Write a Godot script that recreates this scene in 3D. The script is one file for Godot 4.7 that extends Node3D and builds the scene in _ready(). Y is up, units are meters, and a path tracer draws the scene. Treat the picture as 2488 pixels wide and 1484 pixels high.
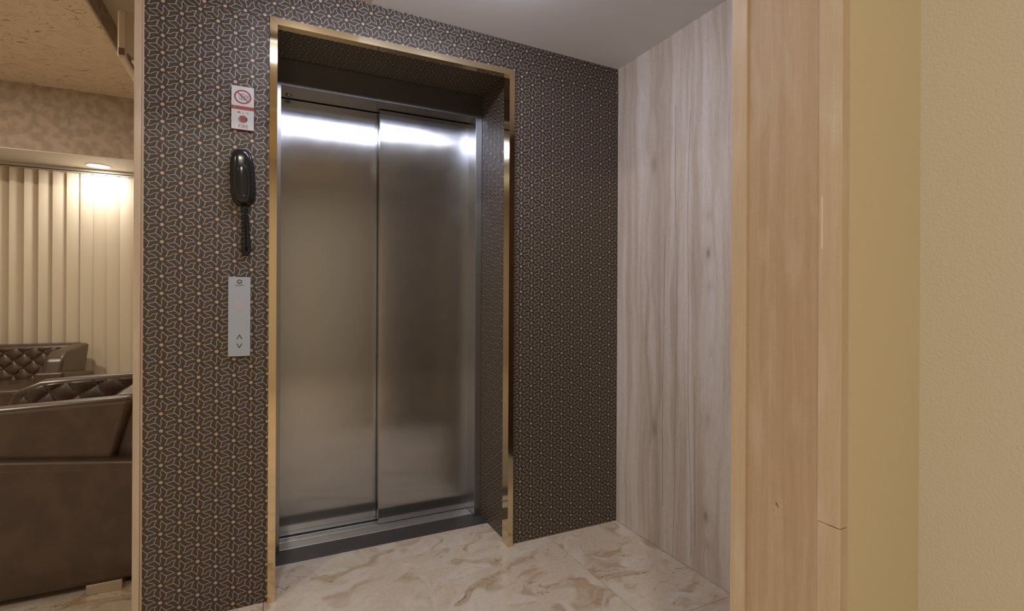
extends Node3D
# A lift lobby: steel lift doors in a wall of embossed wallpaper, a laminate side wall, a doorway
# at the right, and a lounge with leather seats and vertical blinds beyond the end of the wall.

const CAM := Vector3(0.0, 1.12, 2.0735)
const FOCAL := 1238.5          # pixels, in a picture of 2488 x 1484
const CENTRE_Y := 722.5
var M := {}
var used := {}
var rng := RandomNumberGenerator.new()

# ------------------------------------------------------------------ mesh builder
class MB:
	var v := PackedVector3Array()
	var n := PackedVector3Array()
	var t := PackedVector2Array()
	var ix := PackedInt32Array()

	func quad(a: Vector3, b: Vector3, c: Vector3, d: Vector3, uv: Array = []) -> void:   # counter-clockwise seen from outside
		var nn := (b - a).cross(d - a)
		if nn.length() < 1e-12:
			nn = (c - b).cross(d - b)
		nn = nn.normalized()
		var i := v.size()
		for p in [a, b, c, d]:
			v.append(p)
			n.append(nn)
		if uv.size() == 4:
			for q in uv:
				t.append(q)
		else:
			for p in [a, b, c, d]:
				t.append(flat_uv(p, nn))
		for k in [0, 2, 1, 0, 3, 2]:
			ix.append(i + k)

	func flat_uv(p: Vector3, nn: Vector3) -> Vector2:
		var q := nn.abs()
		if q.y >= q.x and q.y >= q.z:
			return Vector2(p.x, p.z)
		if q.x >= q.z:
			return Vector2(p.z * (-1.0 if nn.x > 0 else 1.0), -p.y)
		return Vector2(p.x * (1.0 if nn.z > 0 else -1.0), -p.y)

	func box(lo: Vector3, hi: Vector3, bevel := 0.0) -> MB:
		if bevel > 0.0:
			return rbox((lo + hi) / 2, hi - lo, bevel, 1)
		var c := []
		for k in 8:
			c.append(Vector3(hi.x if k & 1 else lo.x, hi.y if k & 2 else lo.y, hi.z if k & 4 else lo.z))
		quad(c[4], c[5], c[7], c[6])
		quad(c[1], c[0], c[2], c[3])
		quad(c[5], c[1], c[3], c[7])
		quad(c[0], c[4], c[6], c[2])
		quad(c[6], c[7], c[3], c[2])
		quad(c[0], c[1], c[5], c[4])
		return self

	# box with rounded edges; fine > 0 adds that many cuts across each flat
	func rbox(mid: Vector3, size: Vector3, r: float, seg := 3, fine := 0) -> MB:
		var h := size / 2
		r = minf(r, minf(h.x, minf(h.y, h.z)))
		var axes := [[0, 1, 2], [1, 2, 0], [2, 0, 1]]
		for a in axes:
			for s in [-1.0, 1.0]:
				var lu := steps(h[a[1]], r, seg, fine)
				var lv := steps(h[a[2]], r, seg, fine)
				var base := v.size()
				for i in lu.size():
					for j in lv.size():
						var p := Vector3()
						p[a[0]] = s * h[a[0]]
						p[a[1]] = lu[i]
						p[a[2]] = lv[j]
						var q := p.clamp(-(h - Vector3.ONE * r), h - Vector3.ONE * r)
						var d := (p - q)
						d = d.normalized() if d.length() > 1e-9 else Vector3()
						if d == Vector3():
							d[a[0]] = s
						v.append(mid + q + d * r)
						n.append(d)
						var ax := Vector3()
						ax[a[0]] = s
						t.append(flat_uv(mid + p, ax))
				var w := lv.size()
				for i in lu.size() - 1:
					for j in w - 1:
						var k := base + i * w + j
						var order := [k, k + 1, k + w + 1, k, k + w + 1, k + w] if s > 0 else [k, k + w + 1, k + 1, k, k + w, k + w + 1]
						for o in order:
							ix.append(o)
		return self

	func steps(h: float, r: float, seg: int, fine: int) -> PackedFloat32Array:
		var out := PackedFloat32Array()
		for k in seg + 1:
			out.append(-h + r - r * tan(PI / 4 * (1.0 - float(k) / seg)))
		for k in fine:
			out.append(lerpf(-h + r, h - r, (k + 1.0) / (fine + 1)))
		for k in seg + 1:
			out.append(h - r + r * tan(PI / 4 * float(k) / seg))
		return out

	# a surface over 0..1 x 0..1; f gives points; normals from differences
	func surf(nu: int, nv: int, f: Callable, flip := false, uvs := Vector2.ONE) -> MB:
		var base := v.size()
		var e := 0.0015
		for i in nu + 1:
			for j in nv + 1:
				var a := float(i) / nu
				var b := float(j) / nv
				var du: Vector3 = f.call(minf(a + e, 1.0), b) - f.call(maxf(a - e, 0.0), b)
				var dv: Vector3 = f.call(a, minf(b + e, 1.0)) - f.call(a, maxf(b - e, 0.0))
				var nn := du.cross(dv)
				v.append(f.call(a, b))
				n.append((-nn if flip else nn).normalized() if nn.length() > 1e-14 else Vector3.UP)
				t.append(Vector2(a * uvs.x, b * uvs.y))
		var w := nv + 1
		for i in nu:
			for j in nv:
				var k := base + i * w + j
				var order := [k, k + 1, k + w + 1, k, k + w + 1, k + w] if not flip else [k, k + w + 1, k + 1, k, k + w, k + w + 1]
				for o in order:
					ix.append(o)
		return self

	func tube(pts: PackedVector3Array, r: float, sides := 8, closed := false, caps := true) -> MB:
		var base := v.size()
		var m := pts.size()
		var up := Vector3(0.31, 0.17, 0.93)
		var along := 0.0
		for i in m:
			var a := pts[(i - 1 + m) % m] if closed else pts[maxi(i - 1, 0)]
			var b := pts[(i + 1) % m] if closed else pts[mini(i + 1, m - 1)]
			var d := (b - a).normalized()
			var s := d.cross(up)
			if s.length() < 1e-4:
				s = d.cross(Vector3.RIGHT)
			s = s.normalized()
			up = s.cross(d).normalized()
			if i > 0:
				along += pts[i].distance_to(pts[i - 1])
			for k in sides:
				var th := TAU * k / sides
				var q := s * cos(th) + up * sin(th)
				v.append(pts[i] + q * r)
				n.append(q)
				t.append(Vector2(float(k) / sides * TAU * r, along))
		var rings := m if closed else m - 1
		for i in rings:
			for k in sides:
				var a := base + i * sides + k
				var b := base + i * sides + (k + 1) % sides
				var c := base + ((i + 1) % m) * sides + (k + 1) % sides
				var d := base + ((i + 1) % m) * sides + k
				for o in [a, b, c, a, c, d]:
					ix.append(o)
		if caps and not closed:
			for e in [0, m - 1]:
				var dirv := (pts[0] - pts[1]).normalized() if e == 0 else (pts[m - 1] - pts[m - 2]).normalized()
				var i0 := v.size()
				for k in sides:
					v.append(v[base + e * sides + k])
					n.append(dirv)
					t.append(Vector2.ZERO)
				for k in range(1, sides - 1):
					if e == 0:
						for o in [i0, i0 + k + 1, i0 + k]:
							ix.append(o)
					else:
						for o in [i0, i0 + k, i0 + k + 1]:
							ix.append(o)
		return self

	# extrude a flat outline (in x, y, counter-clockwise) from z0 to z1
	func prism(poly: PackedVector2Array, z0: float, z1: float) -> MB:
		if Geometry2D.is_polygon_clockwise(poly):
			poly = poly.duplicate()
			poly.reverse()
		var tri := Geometry2D.triangulate_polygon(poly)
		for side in 2:
			var z := z1 if side == 1 else z0
			var base := v.size()
			for p in poly:
				v.append(Vector3(p.x, p.y, z))
				n.append(Vector3(0, 0, 1 if side == 1 else -1))
				t.append(Vector2(p.x, -p.y))
			for k in range(0, tri.size(), 3):
				var a := poly[tri[k]]
				var ccw := (poly[tri[k + 1]] - a).cross(poly[tri[k + 2]] - a) > 0
				var o := [tri[k], tri[k + 1], tri[k + 2]]
				if ccw == (side == 1):
					o = [tri[k], tri[k + 2], tri[k + 1]]
				for q in o:
					ix.append(base + q)
		for i in poly.size():
			var a := poly[i]
			var b := poly[(i + 1) % poly.size()]
			quad(Vector3(a.x, a.y, z0), Vector3(b.x, b.y, z0), Vector3(b.x, b.y, z1), Vector3(a.x, a.y, z1))
		return self

	# flat ring (ellipse) between two sizes
	func ring(mid: Vector2, outer: Vector2, inner: Vector2, z0: float, z1: float, a0 := 0.0, a1 := TAU, seg := 40) -> MB:
		for k in seg:
			var p := lerpf(a0, a1, float(k) / seg)
			var q := lerpf(a0, a1, float(k + 1) / seg)
			var P := Vector2(cos(p), sin(p))
			var Q := Vector2(cos(q), sin(q))
			var A := mid + P * outer
			var B := mid + Q * outer
			var C := mid + Q * inner
			var D := mid + P * inner
			quad(Vector3(A.x, A.y, z1), Vector3(B.x, B.y, z1), Vector3(C.x, C.y, z1), Vector3(D.x, D.y, z1))
			quad(Vector3(B.x, B.y, z1), Vector3(A.x, A.y, z1), Vector3(A.x, A.y, z0), Vector3(B.x, B.y, z0))
			if inner.x > 1e-6:
				quad(Vector3(D.x, D.y, z1), Vector3(C.x, C.y, z1), Vector3(C.x, C.y, z0), Vector3(D.x, D.y, z0))
		return self

	# turned about an upright axis through mid; profile of (radius, height)
	func lathe(mid: Vector3, profile: PackedVector2Array, seg := 32) -> MB:
		for i in profile.size() - 1:
			var a := profile[i]
			var b := profile[i + 1]
			var nr := Vector2(b.y - a.y, a.x - b.x).normalized()
			var base := v.size()
			for k in seg + 1:
				var th := TAU * k / seg
				var d := Vector3(cos(th), 0, sin(th))
				for q in [a, b]:
					v.append(mid + d * q.x + Vector3(0, q.y, 0))
					n.append((d * nr.x + Vector3(0, nr.y, 0)))
					t.append(Vector2(th * q.x, q.y))
			for k in seg:
				var o := base + k * 2
				for q in [o, o + 2, o + 3, o, o + 3, o + 1]:
					ix.append(q)
		return self

	func move(f: Callable) -> MB:      # bend every point, then smooth normals again from the faces
		for i in v.size():
			v[i] = f.call(v[i])
		var sums := {}
		var keys := []
		for p in v:
			keys.append(Vector3i((p * 20000.0).round()))
		for k in range(0, ix.size(), 3):
			var a := v[ix[k]]
			var fn := (v[ix[k + 2]] - a).cross(v[ix[k + 1]] - a)
			for j in 3:
				var key: Vector3i = keys[ix[k + j]]
				sums[key] = sums.get(key, Vector3()) + fn
		for i in v.size():
			var s: Vector3 = sums.get(keys[i], n[i])
			if s.length() > 1e-14:
				n[i] = s.normalized()
		return self

	func place(x: Transform3D) -> MB:
		for i in v.size():
			v[i] = x * v[i]
			n[i] = (x.basis * n[i]).normalized()
		return self

	func mesh() -> ArrayMesh:
		var a := []
		a.resize(Mesh.ARRAY_MAX)
		a[Mesh.ARRAY_VERTEX] = v
		a[Mesh.ARRAY_NORMAL] = n
		a[Mesh.ARRAY_TEX_UV] = t
		a[Mesh.ARRAY_INDEX] = ix
		var m := ArrayMesh.new()
		m.add_surface_from_arrays(Mesh.PRIMITIVE_TRIANGLES, a)
		return m

# ------------------------------------------------------------------ nodes
func numbered(called: String) -> String:
	used[called] = used.get(called, -1) + 1
	return called if used[called] == 0 else "%s_%03d" % [called, used[called]]

func obj(called: String, mb: MB, mat: Material, parent: Node = null) -> MeshInstance3D:
	var o := MeshInstance3D.new()
	o.name = numbered(called) if parent == null else called
	o.mesh = mb.mesh()
	o.material_override = mat
	(self if parent == null else parent).add_child(o, true)
	return o

func thing(called: String, label: String, category: String, at := Vector3.ZERO, group := "") -> Node3D:
	var o := Node3D.new()
	o.name = numbered(called)
	add_child(o, true)
	o.position = at
	tag(o, label, category, group)
	return o

func tag(o: Node, label: String, category: String, group := "") -> void:
	o.set_meta("label", label)
	o.set_meta("category", category)
	if group != "":
		o.set_meta("group", group)

func struct_root(called: String, label := "") -> Node3D:
	var o := Node3D.new()
	o.name = numbered(called)
	add_child(o, true)
	o.set_meta("kind", "structure")
	if label != "":
		o.set_meta("label", label)
	return o

func struct(called: String, mb: MB, mat: Material, label := "") -> MeshInstance3D:
	var o := obj(called, mb, mat)
	o.set_meta("kind", "structure")
	if label != "":
		o.set_meta("label", label)
	return o

func text_mesh(called: String, words: String, height: float, width: float, mat: Material, parent: Node, at: Vector3, bold := false) -> void:
	var font := SystemFont.new()
	font.font_names = PackedStringArray(["Droid Sans"])
	font.font_weight = 700 if bold else 400
	var tm := TextMesh.new()
	tm.text = words
	tm.font = font
	tm.font_size = 48
	tm.pixel_size = 0.01
	tm.depth = 0.01
	tm.curve_step = 2.0
	var box := tm.get_aabb()
	var o := MeshInstance3D.new()
	o.name = called
	o.mesh = tm
	o.material_override = mat
	parent.add_child(o, true)
	o.scale = Vector3(width / box.size.x, height / box.size.y, 0.02)
	var c := box.position + box.size / 2
	o.position = at - Vector3(c.x * o.scale.x, c.y * o.scale.y, 0)

# ------------------------------------------------------------------ textures
func noise(seed_: int, freq: float, oct := 3, kind := FastNoiseLite.TYPE_SIMPLEX_SMOOTH) -> FastNoiseLite:
	var f := FastNoiseLite.new()
	f.seed = seed_
	f.noise_type = kind
	f.frequency = freq
	f.fractal_octaves = oct
	f.fractal_type = FastNoiseLite.FRACTAL_FBM if oct > 1 else FastNoiseLite.FRACTAL_NONE
	return f

func tex(im: Image) -> ImageTexture:
	return ImageTexture.create_from_image(im)

func lin(r: float, g: float, b: float) -> Color:      # real-world base colour
	return Color(r, g, b).linear_to_srgb()

func mat(name_: String, c: Color, rough := 0.6, metal := 0.0) -> StandardMaterial3D:
	var m := StandardMaterial3D.new()
	m.resource_name = name_
	m.albedo_color = c
	m.roughness = rough
	m.metallic = metal
	return m

func bump(m: StandardMaterial3D, t: Texture2D, cm: float) -> void:
	m.heightmap_enabled = true
	m.heightmap_texture = t
	m.heightmap_scale = cm

func seamless(size: int, seed_: int, freq: float, oct: int) -> Image:
	return noise(seed_, freq, oct).get_seamless_image(size, size)

# embossed wallpaper: a lattice of six-petalled flowers outlined in gold, one tile = two columns
func make_wallpaper() -> void:
	var W := 512
	var H := 296
	var line := PackedFloat32Array()
	line.resize(W * H)
	var dot := PackedFloat32Array()
	dot.resize(W * H)
	var sq := sqrt(3.0)
	# lattice units: rows 1 apart, columns sqrt(3)/2 apart; y runs down
	var px := float(H)
	var dots := [Vector2(0, 0), Vector2(sq / 2, 0.5)]
	var stamp := func(arr: PackedFloat32Array, p: Vector2, r: float) -> void:
		var cx := p.x / sq * W
		var cy := p.y * px
		var rx := r / sq * W
		var ry := r * px
		for yy in range(floori(cy - ry) - 1, ceili(cy + ry) + 2):
			for xx in range(floori(cx - rx) - 1, ceili(cx + rx) + 2):
				var d := Vector2((xx + 0.5 - cx) / rx, (yy + 0.5 - cy) / ry).length()
				var a := clampf((1.0 - d) * 2.2, 0.0, 1.0)
				if a > 0.0:
					var k := posmod(yy, H) * W + posmod(xx, W)
					if arr[k] < a:
						arr[k] = a
	for d0 in dots:
		var d: Vector2 = d0
		# two triangles to the right of every dot: their middles are the three-armed nodes
		var tri := [[d, d + Vector2(sq / 2, -0.5), d + Vector2(sq / 2, 0.5)], [d, d + Vector2(sq / 2, 0.5), d + Vector2(0, 1)]]
		for tr in tri:
			var c: Vector2 = (tr[0] + tr[1] + tr[2]) / 3.0
			for q in tr:
				var arm: Vector2 = (q - c).rotated(-0.21) * 0.68
				for s in 60:
					var w := float(s) / 59
					stamp.call(line, c + arm * w + arm.orthogonal() * 0.05 * sin(w * PI), lerpf(0.024, 0.019, w))
		# one wave over each of the three lattice edges
		for e in [Vector2(sq / 2, 0.5), Vector2(0, 1), Vector2(-sq / 2, 0.5)]:
			var other: Vector2 = d + e
			var perp: Vector2 = Vector2(-e.y, e.x)
			var n1: Vector2 = (d + other) / 2 + perp * (sq / 6.0)
			var n2: Vector2 = (d + other) / 2 - perp * (sq / 6.0)
			var a: Vector2 = n2 + (d - n2).rotated(-0.21) * 0.56
			var b: Vector2 = n1 + (other - n1).rotated(-0.21) * 0.56
			var ab := b - a
			for s in 90:
				var w := float(s) / 89
				stamp.call(line, a + ab * w + ab.orthogonal() * -0.085 * sin(w * TAU), 0.021)
		stamp.call(dot, d, 0.108)
	var col := Image.create(W, H, false, Image.FORMAT_RGB8)
	var orm := Image.create(W, H, false, Image.FORMAT_RGB8)
	var hgt := Image.create(W, H, false, Image.FORMAT_RGB8)
	var n1 := noise(3, 1.0, 2)
	var n2 := noise(9, 1.0, 1)
	var base := Color(0.034, 0.025, 0.020)
	var light := Color(0.115, 0.094, 0.080)
	var gold := Color(0.43, 0.345, 0.25)
	var disc := Color(0.48, 0.35, 0.22)
	for y in H:
		for x in W:
			var p := Vector2(float(x) / W * sq, float(y) / H)
			var best := 9.0
			var to := Vector2()
			for c in [Vector2(0, 0), Vector2(sq, 0), Vector2(0, 1), Vector2(sq, 1), Vector2(sq / 2, 0.5), Vector2(sq / 2, -0.5), Vector2(sq / 2, 1.5)]:
				var dd: float = p.distance_to(c)
				if dd < best:
					best = dd
					to = p - c
			var k := y * W + x
			# brushed hatching that runs out along each petal
			var six := wrapf(to.angle() + PI / 6, 0, PI / 3) - PI / 6
			var sect := floorf((to.angle() + PI + PI / 6) / (PI / 3))
			var across := best * sin(six)
			var along := best * cos(six)
			var h := n1.get_noise_2d(across * 46.0 + sect * 17.0, along * 5.0)
			h += 0.5 * n2.get_noise_2d(across * 95.0 + sect * 5.0, along * 8.0)
			var petal := clampf(0.45 + h * 0.9, 0.0, 1.0)
			var hair := smoothstep(0.62, 0.95, petal) * smoothstep(0.14, 0.34, best)
			var c3 := base.lerp(light, petal * 0.30 + 0.70 * hair)
			c3 = c3.lerp(gold, clampf(line[k], 0, 1))
			c3 = c3.lerp(disc, clampf(dot[k] * 1.5, 0, 1))
			col.set_pixel(x, y, c3.linear_to_srgb())
			var g := clampf(line[k] + dot[k], 0, 1)
			orm.set_pixel(x, y, Color(1, 0.36 + 0.1 * petal + 0.08 * g, 0.30 * g))
			var z := 0.30 + 0.16 * petal * smoothstep(0.06, 0.3, best) + 0.14 * hair + 0.28 * line[k] + 0.22 * dot[k]
			hgt.set_pixel(x, y, Color(z, z, z))
	var m := StandardMaterial3D.new()
	m.resource_name = "embossed_wallpaper"
	m.albedo_texture = tex(col)
	m.roughness_texture = tex(orm)
	m.roughness_texture_channel = BaseMaterial3D.TEXTURE_CHANNEL_GREEN
	m.roughness = 1.0
	m.metallic_texture = m.roughness_texture
	m.metallic_texture_channel = BaseMaterial3D.TEXTURE_CHANNEL_BLUE
	m.metallic = 1.0
	bump(m, tex(hgt), 0.11)
	M.paper = m

# grey-beige wood laminate, u across in metres from the corner, v height
func make_laminate() -> void:
	var W := 640
	var H := 1536
	var im := Image.create(W, H, false, Image.FORMAT_RGB8)
	var warp := noise(21, 1.0, 2)
	var broad := noise(22, 1.0, 3)
	var fine := noise(23, 1.0, 2)
	var hair := noise(24, 1.0, 2)
	# across, up, size, strength
	var knots := [[0.267, 1.727, 0.026, 0.85], [0.581, 1.449, 0.011, 0.5], [0.583, 1.300, 0.011, 1.3], [0.590, 1.165, 0.012, 0.45], [0.276, 0.53, 0.024, 1.0], [0.585, 0.635, 0.015, 0.6], [0.577, 0.246, 0.013, 1.3], [0.588, 0.135, 0.013, 0.55], [0.235, 1.16, 0.016, 0.25], [0.215, 0.93, 0.020, 0.5], [0.25, 2.02, 0.03, 0.25], [0.60, 0.90, 0.010, 0.3], [1.0, 1.5, 0.02, 0.7], [1.15, 0.7, 0.02, 0.7]]
	var cracks := [[0.40, 0.0, 1.95, 0.010], [0.487, 0.05, 1.9, 0.013], [0.335, 0.2, 1.4, 0.006], [0.52, 0.1, 0.8, 0.006]]
	var light := Color(0.69, 0.61, 0.54)
	var brown := Color(0.45, 0.355, 0.28)
	var pale := Color(0.71, 0.66, 0.64)
	for y in H:
		var hy := (1.0 - (y + 0.5) / H) * 2.32
		for x in W:
			var u := (x + 0.5) / W * 1.5
			var uw := u + 0.018 * warp.get_noise_2d(u * 3.0, hy * 1.3) + 0.006 * warp.get_noise_2d(u * 11.0 + 40, hy * 4.0)
			var dark := 0.0
			for k in knots:
				var dx: float = u - k[0]
				var dy: float = (hy - k[1]) * 0.42
				var rr: float = k[2]
				var d2 := (dx * dx + dy * dy) / (rr * rr)
				if d2 < 30.0:
					uw += dx * 1.4 * exp(-d2 * 0.35)
					dark = maxf(dark, k[3] * (exp(-d2 * 2.4) * 0.62 + 0.22 * exp(-d2 * 0.30)))
			var b := broad.get_noise_2d(uw * 13.0, hy * 0.45)
			var f := fine.get_noise_2d(uw * 70.0, hy * 1.6)
			var g := hair.get_noise_2d(uw * 420.0, hy * 9.0)
			var c := light.lerp(brown, clampf(0.36 + b * 1.0 + f * 0.5, 0, 1) * 0.72)
			c = c.lerp(pale, clampf(-b * 0.9 + 0.05, 0, 0.6))
			c = c * (1.0 + 0.11 * g + 0.06 * f)
			# rings around the growth axis
			var ring_ := absf(fposmod((uw + 0.02 * b) * 38.0 + 0.5 * f, 1.0) - 0.5)
			c = c.lerp(brown, 0.42 * smoothstep(0.40, 0.5, ring_) * clampf(0.5 + b * 2.0, 0, 1))
			for k in cracks:
				if hy > k[1] and hy < k[2]:
					var pos: float = k[0] + k[3] * sin(hy * 2.1 + k[0] * 30.0) + 0.25 * k[3] * sin(hy * 7.0)
					var dd := absf(u - pos)
					if dd < 0.003:
						c = c.lerp(brown * 0.65, (1.0 - dd / 0.003) * 0.85)
			c = c.lerp(brown * 0.75, minf(dark, 0.9))
			im.set_pixel(x, y, c.linear_to_srgb())
	var m := mat("wood_laminate", Color.WHITE, 0.55)
	m.albedo_texture = tex(im)
	m.uv1_scale = Vector3(1.0 / 1.5, 1.0 / 2.32, 1)
	M.laminate = m

# cream marble with tan clouds, rusty veins and fine cracks; one repeat = 2.4 m
func make_marble() -> void:
	var S := 1024
	var im := Image.create(S, S, false, Image.FORMAT_RGB8)
	var wa := noise(31, 1.0, 3)
	var cl := noise(32, 1.0, 6)
	var ve := noise(33, 1.0, 5)
	var ck := noise(34, 1.0, 4)
	var gr := noise(35, 1.0, 2)
	var pa := noise(36, 1.0, 2)
	# tan patches: place in the texture and size, metres
	var stains := [[1.271, 0.311, 0.17], [1.50, 0.30, 0.10], [1.32, 0.50, 0.15], [0.94, 2.24, 0.14], [0.304, 1.033, 0.10], [0.50, 1.308, 0.16], [0.43, 1.46, 0.14], [0.40, 0.05, 0.08]]
	var cream := Color(0.66, 0.55, 0.43)
	var white := Color(0.73, 0.655, 0.565)
	var tan := Color(0.51, 0.375, 0.245)
	var rust := Color(0.30, 0.165, 0.085)
	var grey := Color(0.19, 0.135, 0.095)
	for y in S:
		for x in S:
			var p := Vector2(x, y) / S * 2.4
			var q := Vector2(p.x * 0.916 - p.y * 0.40, p.x * 0.40 + p.y * 0.916)   # bedding runs aslant
			var w1 := wa.get_noise_2d(p.x * 2.2, p.y * 2.2)
			var w2 := wa.get_noise_2d(p.x * 2.2 + 50, p.y * 2.2)
			var a := q.x * 2.2 + w1 * 0.28
			var b := q.y * 6.0 + w2 * 0.60
			var cloud := cl.get_noise_2d(a * 1.5, b * 1.5)
			var more := 0.0
			for k in stains:
				var e: float = Vector2((p.x - k[0]) * 0.916 - (p.y - k[1]) * 0.40, ((p.x - k[0]) * 0.40 + (p.y - k[1]) * 0.916) * 1.7).length() / k[2]
				if e < 2.5:
					more += 0.55 * exp(-e * e)
			var patch := smoothstep(0.02, 0.34, more + pa.get_noise_2d(p.x * 3.0 + w1 * 0.9, p.y * 3.6 + w2 * 0.9))
			var c := cream.lerp(white, clampf(0.45 + cloud * 1.8, 0, 1))
			c = c.lerp(tan, clampf(0.30 + cloud * 2.0, 0, 1) * (0.14 + 0.80 * patch))
			var vn := absf(ve.get_noise_2d(a * 1.8 + w2 * 0.4, b * 1.2))
			c = c.lerp(rust, (1.0 - smoothstep(0.0, 0.05, vn)) * (0.12 + 0.70 * patch) * clampf(0.5 + 1.6 * w1, 0.1, 1.0))
			var kn := absf(ck.get_noise_2d(p.x * 5.0 + w1 * 1.6, p.y * 5.0 + w2 * 1.6))
			var km := smoothstep(0.10, 0.30, gr.get_noise_2d(p.x * 1.9 + 9, p.y * 1.9))
			c = c.lerp(grey, (1.0 - smoothstep(0.0, 0.024, kn)) * (0.05 + 0.80 * km * (0.30 + 0.70 * patch)))
			c = c * (1.0 + 0.06 * gr.get_noise_2d(p.x * 38.0, p.y * 38.0))
			im.set_pixel(x, y, c.linear_to_srgb())
	var m := mat("marble", Color.WHITE, 0.24)
	m.albedo_texture = tex(im)
	m.uv1_scale = Vector3(1 / 2.4, 1 / 2.4, 1)
	m.metallic_specular = 0.45
	M.marble = m

# pale ply: u across, v up, one repeat = 0.6 x 1.2 m
func make_ply(key: String, c1: Color, c2: Color, c3: Color, seed_: int) -> void:
	var W := 320
	var H := 1024
	var im := Image.create(W, H, false, Image.FORMAT_RGB8)
	var a := noise(seed_, 1.0, 3)
	var b := noise(seed_ + 1, 1.0, 2)
	var s := noise(seed_ + 2, 1.0, 2)
	for y in H:
		var hy := float(y) / H * 2.4
		for x in W:
			var u := float(x) / W * 0.3
			var uw := u + 0.012 * a.get_noise_2d(u * 5.0, hy * 1.7)
			var g := b.get_noise_2d(uw * 90.0, hy * 2.0)
			var h := a.get_noise_2d(uw * 26.0 + 7, hy * 0.9)
			var f := b.get_noise_2d(uw * 420.0, hy * 16.0)
			var c := c1.lerp(c2, clampf(0.5 + h * 0.55 + g * 0.3, 0, 1))
			c = c.lerp(c3, clampf(s.get_noise_2d(u * 14.0, hy * 4.0) * 0.9 - 0.12, 0, 0.5))
			c = c * (1.0 + 0.07 * f + 0.03 * b.get_noise_2d(u * 60.0, hy * 300.0))
			im.set_pixel(x, y, c.linear_to_srgb())
	# scuffs seen on the door lining: filler streaks on the pale strip, a dark nick on the board
	if key == "ply_pale":
		for y in range(481, 514):
			for x in 3:
				im.set_pixel(94 + x, y, im.get_pixel(94 + x, y).lerp(Color(0.93, 0.88, 0.80), 0.75 if x == 1 else 0.35))
		for y in range(400, 452):
			if (y * 7) % 5 < 3:
				im.set_pixel(113, y, im.get_pixel(113, y).lerp(Color(0.93, 0.88, 0.82), 0.45))
	else:
		for k in 5:
			im.set_pixel(15 + k, 688 + k / 2, Color(0.22, 0.17, 0.12))
	var m := mat(key, Color.WHITE, 0.5)
	m.albedo_texture = tex(im)
	m.uv1_scale = Vector3(1 / 0.3, 1 / 2.4, 1)
	M[key] = m

# ceiling paper: thin brown wood-eye swirls on beige; one repeat = 1.1 m
func make_swirls() -> void:
	var S := 768
	var im := Image.create(S, S, false, Image.FORMAT_RGB8)
	var a := noise(51, 1.0, 1)
	var b := noise(52, 1.0, 2)
	for y in S:
		for x in S:
			var p := Vector2(x, y) / S * 1.1
			var w := b.get_noise_2d(p.x * 5.0, p.y * 5.0)
			var q := a.get_noise_2d(p.x * 2.4 + w * 0.35, p.y * 7.5 + w * 0.7) * 3.2
			var l := absf(fposmod(q, 1.0) - 0.5) * 2.0
			var k := smoothstep(0.74, 0.96, l) * clampf(0.50 + 1.3 * b.get_noise_2d(p.x * 9 + 5, p.y * 9), 0.0, 1.0)
			var c := Color(0.74, 0.60, 0.45).lerp(Color(0.30, 0.21, 0.13), k)
			c = c * (1.0 + 0.08 * b.get_noise_2d(p.x * 120.0, p.y * 120.0))
			im.set_pixel(x, y, c.linear_to_srgb())
	var m := mat("swirl_ceiling_paper", Color.WHITE, 0.6)
	m.albedo_texture = tex(im)
	m.uv1_scale = Vector3(1 / 1.1, 1 / 1.1, 1)
	M.swirl = m

func mottled(key: String, c1: Color, c2: Color, size: float, rough: float, seed_: int, freq := 0.012, oct := 5) -> StandardMaterial3D:
	var src := seamless(512, seed_, freq, oct)
	var im := Image.create(512, 512, false, Image.FORMAT_RGB8)
	for y in 512:
		for x in 512:
			im.set_pixel(x, y, c1.lerp(c2, smoothstep(0.2, 0.8, src.get_pixel(x, y).r)).linear_to_srgb())
	var m := mat(key, Color.WHITE, rough)
	m.albedo_texture = tex(im)
	m.uv1_triplanar = true
	m.uv1_world_triplanar = true
	m.uv1_scale = Vector3.ONE / size
	M[key] = m
	return m

func steel(key: String, c: Color, rough: float, aniso: float, streak_up: bool, seed_: int) -> void:
	var W := 512
	var im := Image.create(W, W, false, Image.FORMAT_RGB8)
	var rg := Image.create(W, W, false, Image.FORMAT_RGB8)
	var a := noise(seed_, 1.0, 2)
	var b := noise(seed_ + 1, 1.0, 3)
	for y in W:
		for x in W:
			var s := Vector2(x, y) / W
			var q := s if streak_up else Vector2(s.y, s.x)
			var g := a.get_noise_2d(q.x * 160.0, q.y * 4.0)
			var h := b.get_noise_2d(s.x * 5.0, s.y * 5.0)
			im.set_pixel(x, y, (c * (1.0 + 0.022 * g + 0.03 * h)).linear_to_srgb())
			var r := clampf(rough + 0.005 * g + 0.012 * h, 0, 1)
			rg.set_pixel(x, y, Color(r, r, r))
	var m := mat(key, Color.WHITE, 1.0, 1.0)
	m.albedo_texture = tex(im)
	m.roughness_texture = tex(rg)
	m.anisotropy_enabled = true
	m.anisotropy = aniso
	M[key] = m

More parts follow.
